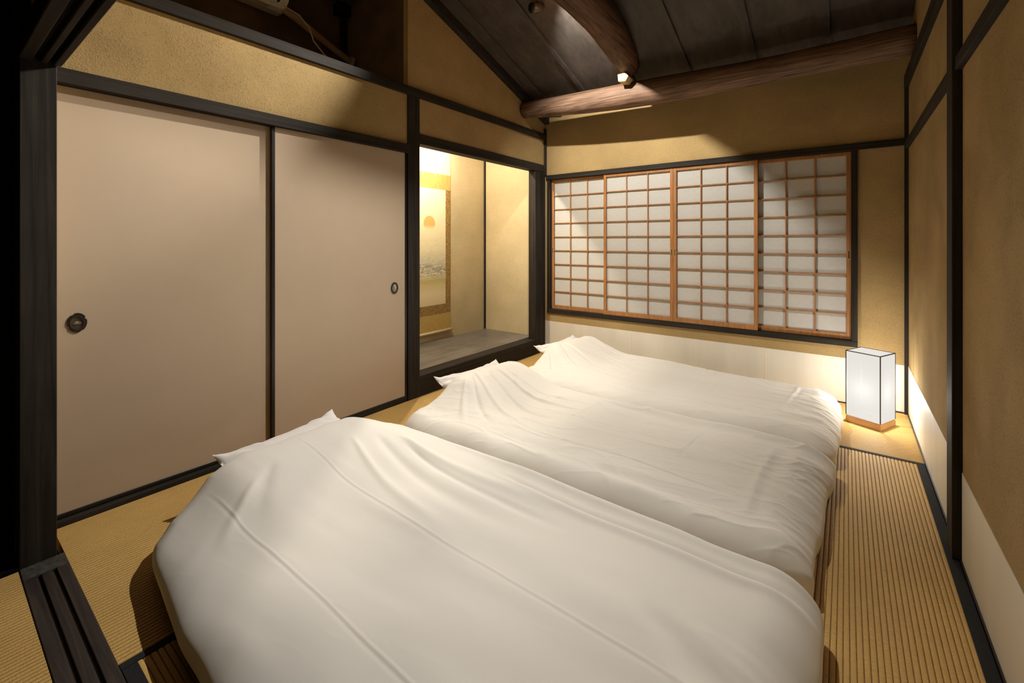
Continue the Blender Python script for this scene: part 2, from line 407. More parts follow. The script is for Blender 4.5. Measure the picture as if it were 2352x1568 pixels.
# ---------------------------------------------------------------- right wall
wr = empty('wall_right'); struct(wr, 'brown ochre plaster wall with a pale paper wainscot', 'wall')
box('plaster_panel', XR, XR + 0.08, -2.6, YB + 0.02, -0.05, 3.95, 'plaster_brown', wr)
ys = [YB - 0.006, 3.42, 2.87, 2.348]
for i, (a, b) in enumerate(zip(ys, ys[1:])):
    box('paper_sheet', XR - 0.0022, XR - 0.0002, b, a, 0.006, 0.322, 'skirt', wr)
for a, b in ((2.242, 1.69), (1.69, 1.14), (1.14, 0.59), (0.59, 0.332)):
    box('paper_sheet', XR - 0.0022, XR - 0.0002, b, a, 0.006, 0.322, 'skirt', wr)
trim(22, XR - 0.028, XR + 0.01, 2.244, 2.346, -0.03, 3.6, 'dark_z', 'dark post standing in the brown plaster wall', 'post')
trim(23, XR - 0.020, XR + 0.01, 2.347, YB - 0.031, 1.766, 1.812, 'dark_y', 'lower dark rail on the brown wall between post and window corner', 'rail')
trim(24, XR - 0.020, XR + 0.01, 0.312, 2.243, 1.766, 1.812, 'dark_y', 'lower dark rail on the brown wall nearest the camera', 'rail')
trim(25, XR - 0.022, XR + 0.01, 2.347, YB - 0.001, 2.175, 2.255, 'dark_y', 'upper dark beam on the brown wall between post and window corner', 'beam')
trim(26, XR - 0.022, XR + 0.01, 0.312, 2.243, 2.175, 2.255, 'dark_y', 'upper dark beam on the brown wall nearest the camera', 'beam')
struct(box('baseboard_right', XR - 0.0075, XR - 0.0025, YS, 2.243, -0.03, 0.010, 'black', None), 'thin black strip along the floor under the brown wall, near the camera', 'baseboard')
struct(box('baseboard_right_far', XR - 0.0075, XR - 0.0025, 2.347, YB - 0.031, -0.03, 0.010, 'black', None), 'thin black strip along the floor beside the lantern', 'baseboard')

# ---------------------------------------------------------------- sloping ceiling
ce = empty('ceiling'); struct(ce, 'sloping ceiling of wide dark brown boards with thin battens', 'ceiling')
bx = [XC - 0.04, -2.80, -2.345, -1.935, -1.462, -1.003, -0.540, -0.098, XR + 0.02]
def slope_box(name, x0, x1, ya, yb, d0, d1, mat, parent):
    return poly_prism(name, [(ya, zc(ya) - d0), (yb, zc(yb) - d0), (yb, zc(yb) + d1), (ya, zc(ya) + d1)], 0, x0, x1, mat, parent)
for a, b in zip(bx, bx[1:]): slope_box('ceiling_board', a + 0.001, b - 0.001, 0.24, YB + 0.1, 0.0, 0.02, 'ceiling', ce)
for b in bx[1:-1]: slope_box('ceiling_batten', b - 0.017, b + 0.017, 0.29, YB, 0.020, -0.0005, 'ceiling', ce)

# round logs
def wob(seed, amp):
    rnd = random.Random(seed); ph = [rnd.random() * 6.28 for _ in range(4)]
    return lambda i, t: 1 + amp * (math.sin(2 * math.pi * t * 2 + ph[0] + i * 0.25) + 0.6 * math.sin(2 * math.pi * t * 5 + ph[1] - i * 0.4) + 0.4 * math.sin(i * 1.3 + ph[2]))
pts, rad = [], []
for i in range(41):
    t = i / 40.0; x = XL + 0.002 + (XR - XL - 0.004) * t
    z = 2.436 - 0.145 * t + 0.070 * t * t - 0.018 * math.sin(math.pi * t)
    pts.append((x, 3.590, z)); rad.append(0.078 + 0.020 * math.sin(math.pi * min(1, t * 1.3)) + 0.012 * t)
o = link('beam_log', tube_mesh('beam_log', pts, rad, 28, squash=wob(3, 0.012)), 'log_x')
struct(o, 'long brown round log running across above the shoji window', 'beam')
pts, rad = [], []
ctl = [(0.30, 3.12, 0.125), (1.2, 3.00, 0.130), (1.7, 2.90, 0.132), (2.0, 2.835, 0.136), (2.25, 2.775, 0.140), (2.4, 2.765, 0.142), (2.8, 2.735, 0.132), (3.1, 2.690, 0.122), (3.3, 2.640, 0.108), (3.46, 2.585, 0.086), (3.53, 2.560, 0.066)]
Yc = [c[0] for c in ctl]
for i in range(47):
    y = 0.30 + (3.53 - 0.30) * i / 46.0
    pts.append((-1.372 - 0.045 * max(0.0, (y - 2.6) / 0.9) ** 1.5, y, float(np.interp(y, Yc, [c[1] for c in ctl])))); rad.append(float(np.interp(y, Yc, [c[2] for c in ctl])))
bl = link('beam_log_rough', tube_mesh('beam_log_rough', pts, rad, 30, squash=wob(8, 0.022)), 'log_y')
struct(bl, 'thick rough-hewn dark brown log sloping down onto the round log', 'beam')
poly_prism('cut_end', [(-1.472, 2.440), (-1.412, 2.430), (-1.385, 2.468), (-1.410, 2.500), (-1.478, 2.500)], 1, 3.40, 3.505, 'cut', bl, bev=0.004)

# ---------------------------------------------------------------- dark room where the camera stands
o = empty('wall_near_room'); struct(o, 'unlit dark walls of the neighbouring room', 'wall')
box('dark_panel', -2.44, -2.40, -2.6, 0.216, -0.05, 2.6, 'near_black', o)
box('dark_panel', -2.44, XR + 0.02, -2.64, -2.6, -0.05, 2.6, 'near_black', o)
box('floor_strip', -2.40, -2.312, -2.6, 0.216, -0.05, 0.010, 'near_black', o)
o = box('ceiling_near_room', -2.44, XR + 0.02, -2.62, 0.244, 2.60, 2.64, 'dark_x', None); struct(o, 'dark ceiling of the neighbouring room', 'ceiling')
trim(27, -2.3995, -2.385, -1.2, 0.10, 1.10, 1.125, 'dark_y', 'faint dark rail on the black wall of the neighbouring room', 'rail', 0.001)

# ---------------------------------------------------------------- sliding paper doors (fusuma)
def fusuma(n, y0, y1, xf, label, hy, hz, kind):
    d = empty('door_%d' % n, (xf, 0.5 * (y0 + y1), 0.022)); struct(d, label, 'sliding door')
    c = 0.5 * (y0 + y1); a, b = y0 - c, y1 - c; h = 1.788 - 0.022; fw = 0.018
    box('door_panel', -0.018, -0.003, a + fw, b - fw, fw, h - 0.004, 'fusuma', d)
    for s0, s1 in ((a, a + fw), (b - fw, b)): box('door_stile', -0.022, 0.0, s0, s1, 0.0, h, 'black', d, 0.0015)
    box('door_rail', -0.022, 0.0, a + fw, b - fw, 0.0, fw, 'black', d, 0.0015)
    box('door_rail', -0.022, -0.004, a + fw, b - fw, h - 0.004, h, 'black', d)
    # recessed pull: dark rim, ring and dished plate
    r0 = 0.0400 if kind == 'flower' else 0.0395
    def disc(name, f, x0, x1, mat, parent, seg=48, inner=None):
        bm = bmesh.new()
        def ring(x, g): return [bm.verts.new((x, hy - c + g(t) * 0.76 * math.cos(t), hz - 0.022 + g(t) * math.sin(t))) for t in [2 * math.pi * k / seg for k in range(seg)]]
        if inner is None:
            A, B = ring(x0, f), ring(x1, f); C = [bm.verts.new((x1 - 0.002, hy - c, hz - 0.022))]
            for k in range(seg):
                bm.faces.new([A[k], A[(k + 1) % seg], B[(k + 1) % seg], B[k]]); bm.faces.new([B[k], B[(k + 1) % seg], C[0]])
        else:
            A, B, Cc, D = ring(x0, f), ring(x1, f), ring(x1, inner), ring(x0, inner)
            for P, Q in ((A, B), (B, Cc), (Cc, D)):
                for k in range(seg): bm.faces.new([P[k], P[(k + 1) % seg], Q[(k + 1) % seg], Q[k]])
        finish(bm)
        return link(name, to_mesh(name, bm), mat, parent)
    petal = (lambda t: r0 * (1 - 0.10 * (abs(math.cos(2 * (t + 0.35))) < 0.22) + 0.0)) if kind == 'flower' else (lambda t: r0)
    pull = disc('door_pull', petal, -0.004, 0.002, 'black', d, inner=lambda t: r0 * 0.70)
    disc('pull_ring', lambda t: r0 * 0.74, -0.002, 0.003, 'brass', pull, inner=lambda t: r0 * 0.67)
    disc('pull_plate', lambda t: r0 * 0.68, -0.010, -0.0015, 'brass' if kind == 'flower' else 'silver', pull)
    bm = bmesh.new()
    if kind == 'flower':           # little fan-like chrysanthemum crest stamped in the plate
        for k in range(7):
            t = R(25 + 130 * k / 6.0)
            a0, a1, hw = r0 * 0.10, r0 * 0.36, r0 * 0.035
            q = [(a0, -hw * 0.5), (a1, -hw), (a1, hw), (a0, hw * 0.5)]
            vs = [bm.verts.new((0.0005, hy - c + u * math.cos(t) - v * math.sin(t), hz - 0.030 + u * math.sin(t) + v * math.cos(t))) for u, v in q]
            bm.faces.new(vs)
        link('pull_crest', to_mesh('pull_crest', bm), 'silver', pull)
    else:
        for s in (1, -1):
            vs = [bm.verts.new((0.0006, hy - c + u, hz - 0.022 + v * s)) for u, v in ((-0.007, 0.001), (0.007, 0.001), (0.0, 0.017))]
            bm.faces.new(vs)
        link('pull_crest', to_mesh('pull_crest', bm), 'silver', pull)
    return d
fusuma(1, 0.312, 1.215, XL - 0.022, 'beige paper sliding door with the large round petalled pull, nearest the camera', 0.402, 0.812, 'flower')
fusuma(2, 1.176, 2.122, XL + 0.002, 'beige paper sliding door with the small round pull, next to the alcove post', 2.012, 0.823, 'small')

# ---------------------------------------------------------------- shoji screens
def shoji(n, x0, x1, yf, label, pull):
    z0, z1 = 0.449, 1.790
    d = empty('window_%d' % n, (0.5 * (x0 + x1), yf, z0)); struct(d, label, 'shoji screen')
    w2 = 0.5 * (x1 - x0); h = z1 - z0; st = 0.027; tr, br = 0.026, 0.038; dp = 0.024
    for s in (-1, 1):
        a, b = (-w2, -w2 + st) if s < 0 else (w2 - st, w2)
        box('screen_stile', a, b, 0.0, dp, 0.0, h, 'cedar', d, 0.0012)
    box('screen_rail', -w2 + st, w2 - st, 0.001, dp, h - tr, h, 'cedar', d, 0.0012)
    box('screen_rail', -w2 + st, w2 - st, 0.001, dp, 0.0, br, 'cedar', d, 0.0012)
    ix0, ix1, iz0, iz1 = -w2 + st, w2 - st, br, h - tr
    cw = (ix1 - ix0) / 3.0; rh = (iz1 - iz0) / 9.0; k2 = 0.0042
    hb = None
    for i in range(1, 9):
        z = iz0 + i * rh
        if hb is None: hb = box('lattice_bar', ix0, ix1, 0.0035, 0.0175, -k2, k2, 'cedar', d, 0.0006); hb.location.z = z
        else: q = link('lattice_bar', hb.data, None, d); q.location.z = z
    vb = None
    for i in (1, 2):
        x = ix0 + i * cw
        if vb is None: vb = box('lattice_bar', -k2, k2, 0.0045, 0.0177, iz0, iz1, 'cedar', d, 0.0006); vb.location.x = x
        else: q = link('lattice_bar', vb.data, None, d); q.location.x = x
    pn = None
    for i in range(3):
        for j in range(9):
            x, z = ix0 + (i + 0.5) * cw, iz0 + (j + 0.5) * rh
            if pn is None: pn = box('paper_pane', -cw / 2 + 0.0005, cw / 2 - 0.0005, 0.0182, 0.0192, -rh / 2 + 0.0005, rh / 2 - 0.0005, 'shoji', d); pn.location = (x, 0, z)
            else: q = link('paper_pane', pn.data, None, d); q.location = (x, 0, z)
    px = -w2 + st * 0.5 if pull < 0 else w2 - st * 0.5
    p = box('finger_pull', px - 0.006, px + 0.006, -0.0012, 0.002, 0.570, 0.640, 'lampwood', d, 0.0008)
    box('pull_slot', px - 0.0032, px + 0.0032, -0.0016, -0.0010, 0.577, 0.633, 'black', p)
shoji(1, -2.465, -1.835, YB + 0.022, 'cedar-framed white paper screen of the window next to the alcove post', -1)
shoji(2, -1.862, -1.205, YB - 0.008, 'cedar-framed white paper screen, second from the alcove, in the front track', 1)
shoji(3, -1.204, -0.552, YB - 0.008, 'cedar-framed white paper screen, third from the alcove, in the front track', -1)
shoji(4, -0.580, 0.033, YB + 0.022, 'cedar-framed white paper screen of the window nearest the lantern', 1)

# ================================================================== BEDDING
_rng = {}
def vnoise(x, y, seed):
    if seed not in _rng: _rng[seed] = np.random.RandomState(seed).rand(256, 256) * 2 - 1
    g = _rng[seed]
    xi = np.floor(x).astype(int); yi = np.floor(y).astype(int); fx = x - xi; fy = y - yi
    fx = fx * fx * fx * (fx * (fx * 6 - 15) + 10); fy = fy * fy * fy * (fy * (fy * 6 - 15) + 10)
    a = g[xi % 256, yi % 256]; b = g[(xi + 1) % 256, yi % 256]; c = g[xi % 256, (yi + 1) % 256]; d = g[(xi + 1) % 256, (yi + 1) % 256]
    return (a * (1 - fx) + b * fx) * (1 - fy) + (c * (1 - fx) + d * fx) * fy
def sstep(a, b, x):
    t = np.clip((x - a) / (b - a), 0, 1); return t * t * (3 - 2 * t)
def gauss(d, wd): return np.exp(-(d / wd) ** 2)
def grid_mesh(name, X, Y, Z, Zb):
    nu, nv = X.shape; n = nu * nv
    co = np.empty((2 * n, 3)); co[:n] = np.stack([X, Y, Z], -1).reshape(-1, 3); co[n:] = np.stack([X, Y, Zb], -1).reshape(-1, 3)
    i = np.arange(n).reshape(nu, nv)
    q = np.stack([i[:-1, :-1], i[1:, :-1], i[1:, 1:], i[:-1, 1:]], -1).reshape(-1, 4)
    rim = np.concatenate([i[:, 0], i[-1, 1:], i[-2::-1, -1], i[0, -2:0:-1]])
    r2 = np.roll(rim, -1)
    side = np.stack([rim, rim + n, r2 + n, r2], -1)
    F = np.concatenate([q, (q + n)[:, ::-1], side])
    me = bpy.data.meshes.new(name)
    me.vertices.add(2 * n); me.vertices.foreach_set('co', co.ravel())
    me.loops.add(F.size); me.loops.foreach_set('vertex_index', F.ravel())
    me.polygons.add(len(F)); me.polygons.foreach_set('loop_start', np.arange(len(F)) * 4)
    me.polygons.foreach_set('use_smooth', np.ones(len(F), bool))
    me.update(calc_edges=True); me.validate()
    return me
def edge_dense(n, k=0.55):
    t = np.linspace(0, 1, n); return (1 - k) * t + k * (0.5 - 0.5 * np.cos(np.pi * t))

def duvet(label, cfg):
    nu, nv = 300, cfg.get('nv', 240)
    s = edge_dense(nu)[:, None] * np.ones((1, nv)); t = np.ones((nu, 1)) * edge_dense(nv)[None, :]
    xapp = -2.05 + 2.0 * s
    yn = np.interp(xapp, *zip(*cfg['near'])) + 0.010 * vnoise(s * 9, s * 0 + 3.3, cfg['seed'])
    yf = np.interp(xapp, *zip(*cfg['far'])) + 0.012 * vnoise(s * 8, s * 0 + 7.7, cfg['seed'])
    Y = yn + (yf - yn) * t
    xh = np.interp(Y, *zip(*cfg['head'])) + 0.006 * vnoise(t * 14, t * 0 + 1.1, cfg['seed'])
    xf = np.interp(Y, *zip(*cfg['foot'])) + 0.012 * vnoise(t * 9, t * 0 + 5.1, cfg['seed'])
    X = xh + (xf - xh) * s
    dn, df, dh, dfo = Y - yn, yf - Y, X - xh, xf - X
    arc = lambda d, r: np.sqrt(np.clip(1 - (1 - np.clip(d / r, 0, 1)) ** 2, 0, 1))
    pc, pw = cfg['pc'], cfg['pw']
    pl = 1 - sstep(0.50, 1.18, np.abs((Y - pc) / pw))           # across the pillow
    k = 1 - sstep(cfg['px'] - 0.02, cfg['px'] + cfg['hl'], X)
    hump = cfg['hh'] * pl * k
    b0 = 0.8 * cfg['hem'] + (0.93 - 0.8 * cfg['hem']) * pl
    e_head = b0 + (1 - b0) * arc(dh, 0.12)
    e = (cfg['hem'] + (1 - cfg['hem']) * arc(dn, cfg['rn'])) * arc(df, cfg['rf']) * e_head * arc(dfo, 0.16)
    sd = cfg['seed']
    H = cfg['h'] + hump
    # quilted filling, long soft folds running with the bed, small wrinkles
    H += 0.014 * vnoise(X * 2.6, Y * 3.6, sd + 1) * (1 - 0.6 * k)
    H += cfg['soft'] * vnoise(X * 2.4 + Y * 2.0, Y * 12.0 - X * 1.2, sd + 2)
    rn = 1 - np.abs(vnoise(X * 3.2 + 0.6 * Y, Y * 15 + 1.6 * vnoise(X * 3, Y * 3, sd + 8), sd + 3))
    H += cfg['fine'] * (rn ** 5)
    rn2 = 1 - np.abs(vnoise(X * 9 + Y * 5, Y * 22 - X * 6, sd + 4))
    H += cfg['tiny'] * rn2 ** 6
    for yy, amp, wd, x0, x1 in cfg['creases']:
        d = Y - (yy + 0.012 * np.sin(X * 2.1 + sd) + 0.006 * vnoise(X * 5, X * 0, sd + 5))
        wv = sstep(x0 - 0.1, x0 + 0.1, X) * (1 - sstep(x1 - 0.1, x1 + 0.1, X))
        H += wv * amp * (gauss(d, wd) - 0.7 * gauss(d + 2.0 * wd, 1.6 * wd))
    for xx, amp, wd, y0, y1 in cfg['cross']:
        d = X - (xx + 0.01 * np.sin(Y * 6 + sd) + 0.05 * (Y - y0))
        wv = sstep(y0 - 0.05, y0 + 0.05, Y) * (1 - sstep(y1 - 0.05, y1 + 0.05, Y))
        H += wv * amp * (gauss(d, wd) - 0.6 * gauss(d - 2 * wd, 1.5 * wd))
    for fx, fy, ang, ln, amp, wd in cfg['folds']:           # single soft folds: start, heading, length
        ca, sa = math.cos(R(ang)), math.sin(R(ang))
        u = (X - fx) * ca + (Y - fy) * sa; v = -(X - fx) * sa + (Y - fy) * ca - 0.12 * (u / ln) ** 2 * ln
        H += amp * gauss(v, wd * (0.6 + 0.8 * np.clip(u / ln, 0, 1))) * sstep(-0.05, 0.08, u) * (1 - sstep(ln * 0.6, ln, u))
    # gathers at the foot and round the corners
    gat = gauss(dfo, 0.17) * sstep(0.0, 0.03, dfo)
    H += cfg['gather'] * gat * ((0.5 + 0.5 * vnoise(Y * 6, X * 2, sd + 10)) * np.sin((Y + 0.5 * dfo * vnoise(Y * 3, X * 3, sd + 6)) * 2 * np.pi / 0.058 + 9 * vnoise(Y * 5, X * 1.5, sd + 7)) * 0.55 + vnoise(Y * 17 + X * 4, X * 6, sd + 9) * 1.0)
    zb0 = 0.012
    Z = zb0 + (H - zb0) * e
    # cloth tucks under a little at the hem
    tuck = 0.028 * (1 - sstep(0.0, 0.55, e))
    Y = Y + tuck * (gauss(dn, 0.05) - gauss(df, 0.05)); X = X - tuck * gauss(dfo, 0.05)
    Zb = np.maximum(0.004, Z - 0.006 - 0.008 * e)
    cx, cy = float(X.mean()), float(Y.mean())
    o = link('duvet', grid_mesh('duvet', X - cx, Y - cy, Z, Zb), 'cotton', None, (cx, cy, 0))
    tag(o, label, 'duvet', 'white duvets on the three floor beds')
    return o

def pillow(label, x, y, z, rot, seed):
    n = 90
    a = np.linspace(-1, 1, n)[:, None] * np.ones((1, n)); b = np.ones((n, 1)) * np.linspace(-1, 1, n)[None, :]
    hw, hl = 0.205, 0.300
    px = a * hw * (1 - 0.10 * (1 - b ** 2) * np.abs(a) ** 2); py = b * hl * (1 - 0.07 * (1 - a ** 2) * np.abs(b) ** 2)
    th = 0.056 * np.clip((1 - a ** 4) * (1 - b ** 4), 0, 1) ** 0.55
    cor = np.abs(a * b)
    wr = 0.006 * vnoise(a * 6 + b * 2, b * 8 - a * 2, seed) * cor + 0.006 * np.sin((a - b) * 16) * gauss(cor - 0.45, 0.25)
    lift = 0.040 * (np.clip(-a * np.abs(b), 0, 1)) ** 3
    me = grid_mesh('pillow', px, py, th + wr + lift, -th * 0.9 + lift)
    o = link('pillow', me, 'pillow', None, (x, y, z), (0, R(11), R(rot)))
    tag(o, label, 'pillow', 'white pillows under the duvets')
    return o
def mattress(label, x0, x1, y0, y1):
    nu, nv = 60, 40
    s = edge_dense(nu, 0.8)[:, None] * np.ones((1, nv)); t = np.ones((nu, 1)) * edge_dense(nv, 0.8)[None, :]
    X, Y = x0 + (x1 - x0) * s, y0 + (y1 - y0) * t
    arc = lambda d: np.sqrt(np.clip(1 - (1 - np.clip(d / 0.045, 0, 1)) ** 2, 0, 1))
    e = arc(X - x0) * arc(x1 - X) * arc(Y - y0) * arc(y1 - Y)
    Z = 0.043 + 0.042 * e + 0.004 * vnoise(X * 6, Y * 6, 5) * e; Zb = 0.043 - 0.041 * e
    cx, cy = 0.5 * (x0 + x1), 0.5 * (y0 + y1)
    o = link('futon_mattress', grid_mesh('futon_mattress', X - cx, Y - cy, Z, Zb), 'cotton', None, (cx, cy, 0))
    tag(o, label, 'mattress', 'white futon mattresses under the duvets')

BED1 = dict(seed=11, nv=380, h=0.172, hh=0.098, hl=0.62, px=-2.00, pc=1.060, pw=0.46, rn=0.30, rf=0.075, hem=0.22,
            near=[(-2.1, 0.47), (-1.86, 0.450), (-1.6, 0.416), (-1.27, 0.391), (0, 0.385)], far=[(-2.1, 1.60), (-1.2, 1.625), (0, 1.585)],
            head=[(0.40, -1.84), (0.452, -1.905), (0.50, -1.97), (0.56, -2.03), (0.70, -2.075), (0.80, -2.035), (0.95, -2.02), (1.36, -2.03), (1.50, -2.02), (1.63, -1.93)],
            foot=[(0.4, -0.045), (1.6, -0.030)], soft=0.003, fine=0.0, tiny=0.0003, gather=0.003,
            creases=[(1.02, 0.0013, 0.0038, -1.9, -0.3), (0.655, 0.0014, 0.0038, -1.85, -0.6), (1.565, 0.012, 0.030, -1.5, -0.02), (1.470, -0.016, 0.015, -1.1, -0.10)],
            cross=[], folds=[(-1.75, 1.30, -12, 0.9, -0.012, 0.035), (-1.70, 1.40, -4, 1.0, 0.012, 0.030), (-1.70, 0.62, -75, 0.25, 0.004, 0.05), (-1.80, 1.20, -16, 0.8, 0.007, 0.022), (-1.60, 1.36, -8, 0.9, -0.008, 0.018), (-1.85, 0.86, -40, 0.35, -0.006, 0.030), (-1.80, 0.78, -52, 0.30, 0.006, 0.022), (-0.42, 1.16, -30, 0.40, -0.012, 0.05), (-0.30, 1.02, -25, 0.3, 0.010, 0.03)])
BED2 = dict(seed=23, h=0.150, hh=0.135, hl=0.44, px=-1.96, pc=2.360, pw=0.44, rn=0.10, rf=0.10, hem=0.0,
            near=[(-2.1, 1.665), (0, 1.655)], far=[(-2.1, 2.72), (-1.2, 2.73), (0, 2.70)],
            head=[(1.60, -2.00), (1.70, -2.08), (1.83, -2.13), (2.05, -2.06), (2.2, -2.01), (2.55, -1.98), (2.65, -1.98), (2.75, -1.96)],
            foot=[(1.6, -0.060), (2.0, -0.050), (2.7, -0.022)], soft=0.0035, fine=0.0048, tiny=0.0024, gather=0.009,
            creases=[(1.95, 0.0035, 0.0045, -1.3, -0.4), (2.25, 0.003, 0.0045, -1.6, -0.2), (2.60, 0.014, 0.030, -1.2, -0.03)],
            cross=[(-0.62, 0.003, 0.0045, 2.1, 2.5), (-0.30, 0.0045, 0.018, 1.85, 2.45), (-1.25, 0.003, 0.0045, 2.2, 2.6)],
            folds=[(-1.95, 2.20, -28, 0.65, 0.014, 0.014), (-1.92, 2.14, -42, 0.5, -0.014, 0.014), (-1.90, 2.28, -18, 0.7, -0.014, 0.014), (-1.90, 2.38, -8, 0.7, 0.014, 0.012), (-1.88, 2.44, -4, 0.7, -0.010, 0.011), (-1.92, 2.08, -55, 0.4, 0.012, 0.015), (-0.9, 1.80, -2, 0.7, -0.014, 0.05), (-1.5, 1.78, 4, 0.6, -0.010, 0.05)])
BED3 = dict(seed=37, h=0.152, hh=0.130, hl=0.42, px=-1.93, pc=3.505, pw=0.44, rn=0.10, rf=0.12, hem=0.0,
            near=[(-2.1, 2.735), (0, 2.735)], far=[(-2.1, 3.86), (-1.2, 3.83), (-0.5, 3.80), (-0.1, 3.74), (0, 3.60)],
            head=[(2.7, -1.99), (2.9, -2.10), (3.10, -2.09), (3.30, -2.01), (3.70, -1.96), (3.9, -1.92)],
            foot=[(2.7, -0.030), (3.3, 0.000), (3.6, -0.005), (3.8, -0.06)], soft=0.0035, fine=0.0045, tiny=0.0022, gather=0.008,
            creases=[(3.20, 0.003, 0.0045, -1.6, -0.3), (2.95, 0.008, 0.016, -1.3, -0.3)],
            cross=[(-0.75, 0.003, 0.0045, 3.0, 3.4), (-0.30, 0.004, 0.010, 3.0, 3.6)],
            folds=[(-1.98, 3.28, -40, 0.45, 0.014, 0.014), (-1.98, 3.20, -60, 0.35, -0.014, 0.012), (-1.96, 3.36, -22, 0.5, -0.012, 0.014), (-0.6, 2.92, 0, 0.55, -0.010, 0.04)])
mattress('white futon mattress under the duvet nearest the camera', -1.88, -0.18, 0.66, 1.47)
mattress('white futon mattress under the middle duvet', -1.90, -0.19, 1.79, 2.57)
mattress('white futon mattress under the duvet next to the window', -1.90, -0.19, 2.87, 3.60)
pillow('white pillow corner showing under the duvet nearest the camera', -1.995, 1.075, 0.166, 7, 41)
pillow('white pillow under the middle duvet, in front of the alcove', -1.985, 2.355, 0.166, -5, 42)
pillow('white pillow under the duvet nearest the window wall', -1.955, 3.505, 0.166, -5, 43)
duvet('smooth white duvet on the floor bed nearest the camera', BED1)
duvet('wrinkled white duvet on the middle floor bed', BED2)
duvet('white duvet on the floor bed next to the shoji window', BED3)

# ================================================================== LANTERN
LS, LH = 0.188, 0.454
rot = math.atan2(3.489 - 3.568, 0.170 - 0.005)
cxy = Vector((0.170, 3.489)) + Vector((math.cos(rot), math.sin(rot))) * (-LS / 2) + Vector((-math.sin(rot), math.cos(rot))) * (LS / 2)
lan = empty('floor_lantern', (cxy.x, cxy.y, 0.0), rot)
tag(lan, 'glowing square white paper lantern with a wooden base on the floor', 'lantern')
h = LS / 2
bs = box('lantern_base', -h, h, -h, h, 0.0015, 0.037, 'lampwood', lan, 0.0015)
box('base_lip', -h + 0.003, h - 0.003, -h + 0.003, h - 0.003, 0.0372, 0.043, 'lampwood', bs)
box('added_dark_plate', -h + 0.0048, h - 0.0048, -h + 0.0048, h - 0.0048, 0.0432, 0.0455, 'near_black', bs)  # added dark plate, keeps the lit base from showing through the paper
for sx in (-1, 1):
    for sy in (-1, 1):
        box('corner_bar', sx * h - (0.0045 if sx > 0 else 0), sx * h + (0.0045 if sx < 0 else 0), sy * h - (0.0045 if sy > 0 else 0), sy * h + (0.0045 if sy < 0 else 0), 0.043, LH, 'dark_z', lan)
for s in (-1, 1):
    a, b = (h - 0.0045, h) if s > 0 else (-h, -h + 0.0045)
    box('top_bar', -h + 0.0046, h - 0.0046, a, b, LH - 0.0045, LH, 'dark_x', lan)
    box('top_bar', a, b, -h + 0.0046, h - 0.0046, LH - 0.0045, LH, 'dark_y', lan)
    a, b = (h - 0.0030, h - 0.0018) if s > 0 else (-h + 0.0018, -h + 0.0030)
    box('paper_side', -h + 0.0046, h - 0.0046, a, b, 0.043, LH - 0.0046, 'lantern', lan)
    box('paper_side', a, b, -h + 0.0046, h - 0.0046, 0.043, LH - 0.0046, 'lantern', lan)
box('paper_top', -h + 0.0046, h - 0.0046, -h + 0.0046, h - 0.0046, LH - 0.0034, LH - 0.0022, 'lantern', lan)
bulb = link('bulb', tube_mesh('bulb', [(0, 0, 0.046), (0, 0, 0.05), (0, 0, 0.055), (0, 0, 0.060)], [0.012, 0.012, 0.012, 0.008], 16), 'near_black', lan)
ld = bpy.data.lights.new('lantern_light', 'POINT'); ld.energy = LANTERN_W; ld.color = (1.0, 0.96, 0.90); ld.shadow_soft_size = 0.03
lo = bpy.data.objects.new('lantern_light', ld); COL.objects.link(lo); lo.parent = lan; lo.location = (0, 0, 0.225)

# ================================================================== HANGING SCROLL
SX = XC + 0.010
sc = empty('hanging_scroll', (SX, 3.065, 0.22)); tag(sc, 'hanging scroll of an orange sun over grey-green waves in the alcove', 'scroll')
def sbox(name, y0, y1, z0, z1, mat, parent=sc, x=0.0, t=0.0015): return box(name, x, x + t, y0 - 3.065, y1 - 3.065, z0 - 0.22, z1 - 0.22, mat, parent)
sbox('upper_cloth', 2.770, 3.360, 1.836, 2.240, 'silk')
sbox('gold_band', 2.770, 3.360, 1.680, 1.8355, 'gold')
sbox('side_border', 3.290, 3.360, 0.5065, 1.6795, 'brocade'); sbox('side_border', 2.770, 2.840, 0.5065, 1.6795, 'brocade')
sbox('lower_band', 2.770, 3.360, 0.412, 0.506, 'brocade', t=0.002)
sbox('lower_cloth', 2.770, 3.360, 0.238, 0.4115, 'gold')
for yy in (2.985, 3.148):
    rb = sbox('ribbon', yy - 0.0045, yy + 0.0045, 1.800, 2.240, 'silk', x=0.0022, t=0.001)
    sbox('ribbon_edge', yy + 0.0050, yy + 0.0085, 1.795, 2.240, 'brocade', rb, x=0.0020, t=0.001)
link('roller', tube_mesh('roller', [(0.008, -0.318, 0.012), (0.008, -0.296, 0.012), (0.008, -0.2955, 0.012), (0.008, 0.2955, 0.012), (0.008, 0.296, 0.012), (0.008, 0.318, 0.012)], [0.011, 0.011, 0.014, 0.014, 0.011, 0.011], 16), 'roller', sc)
link('top_rod', tube_mesh('top_rod', [(0.006, -0.30, 2.025), (0.006, 0.30, 2.025)], 0.010, 12), 'dark_y', sc)
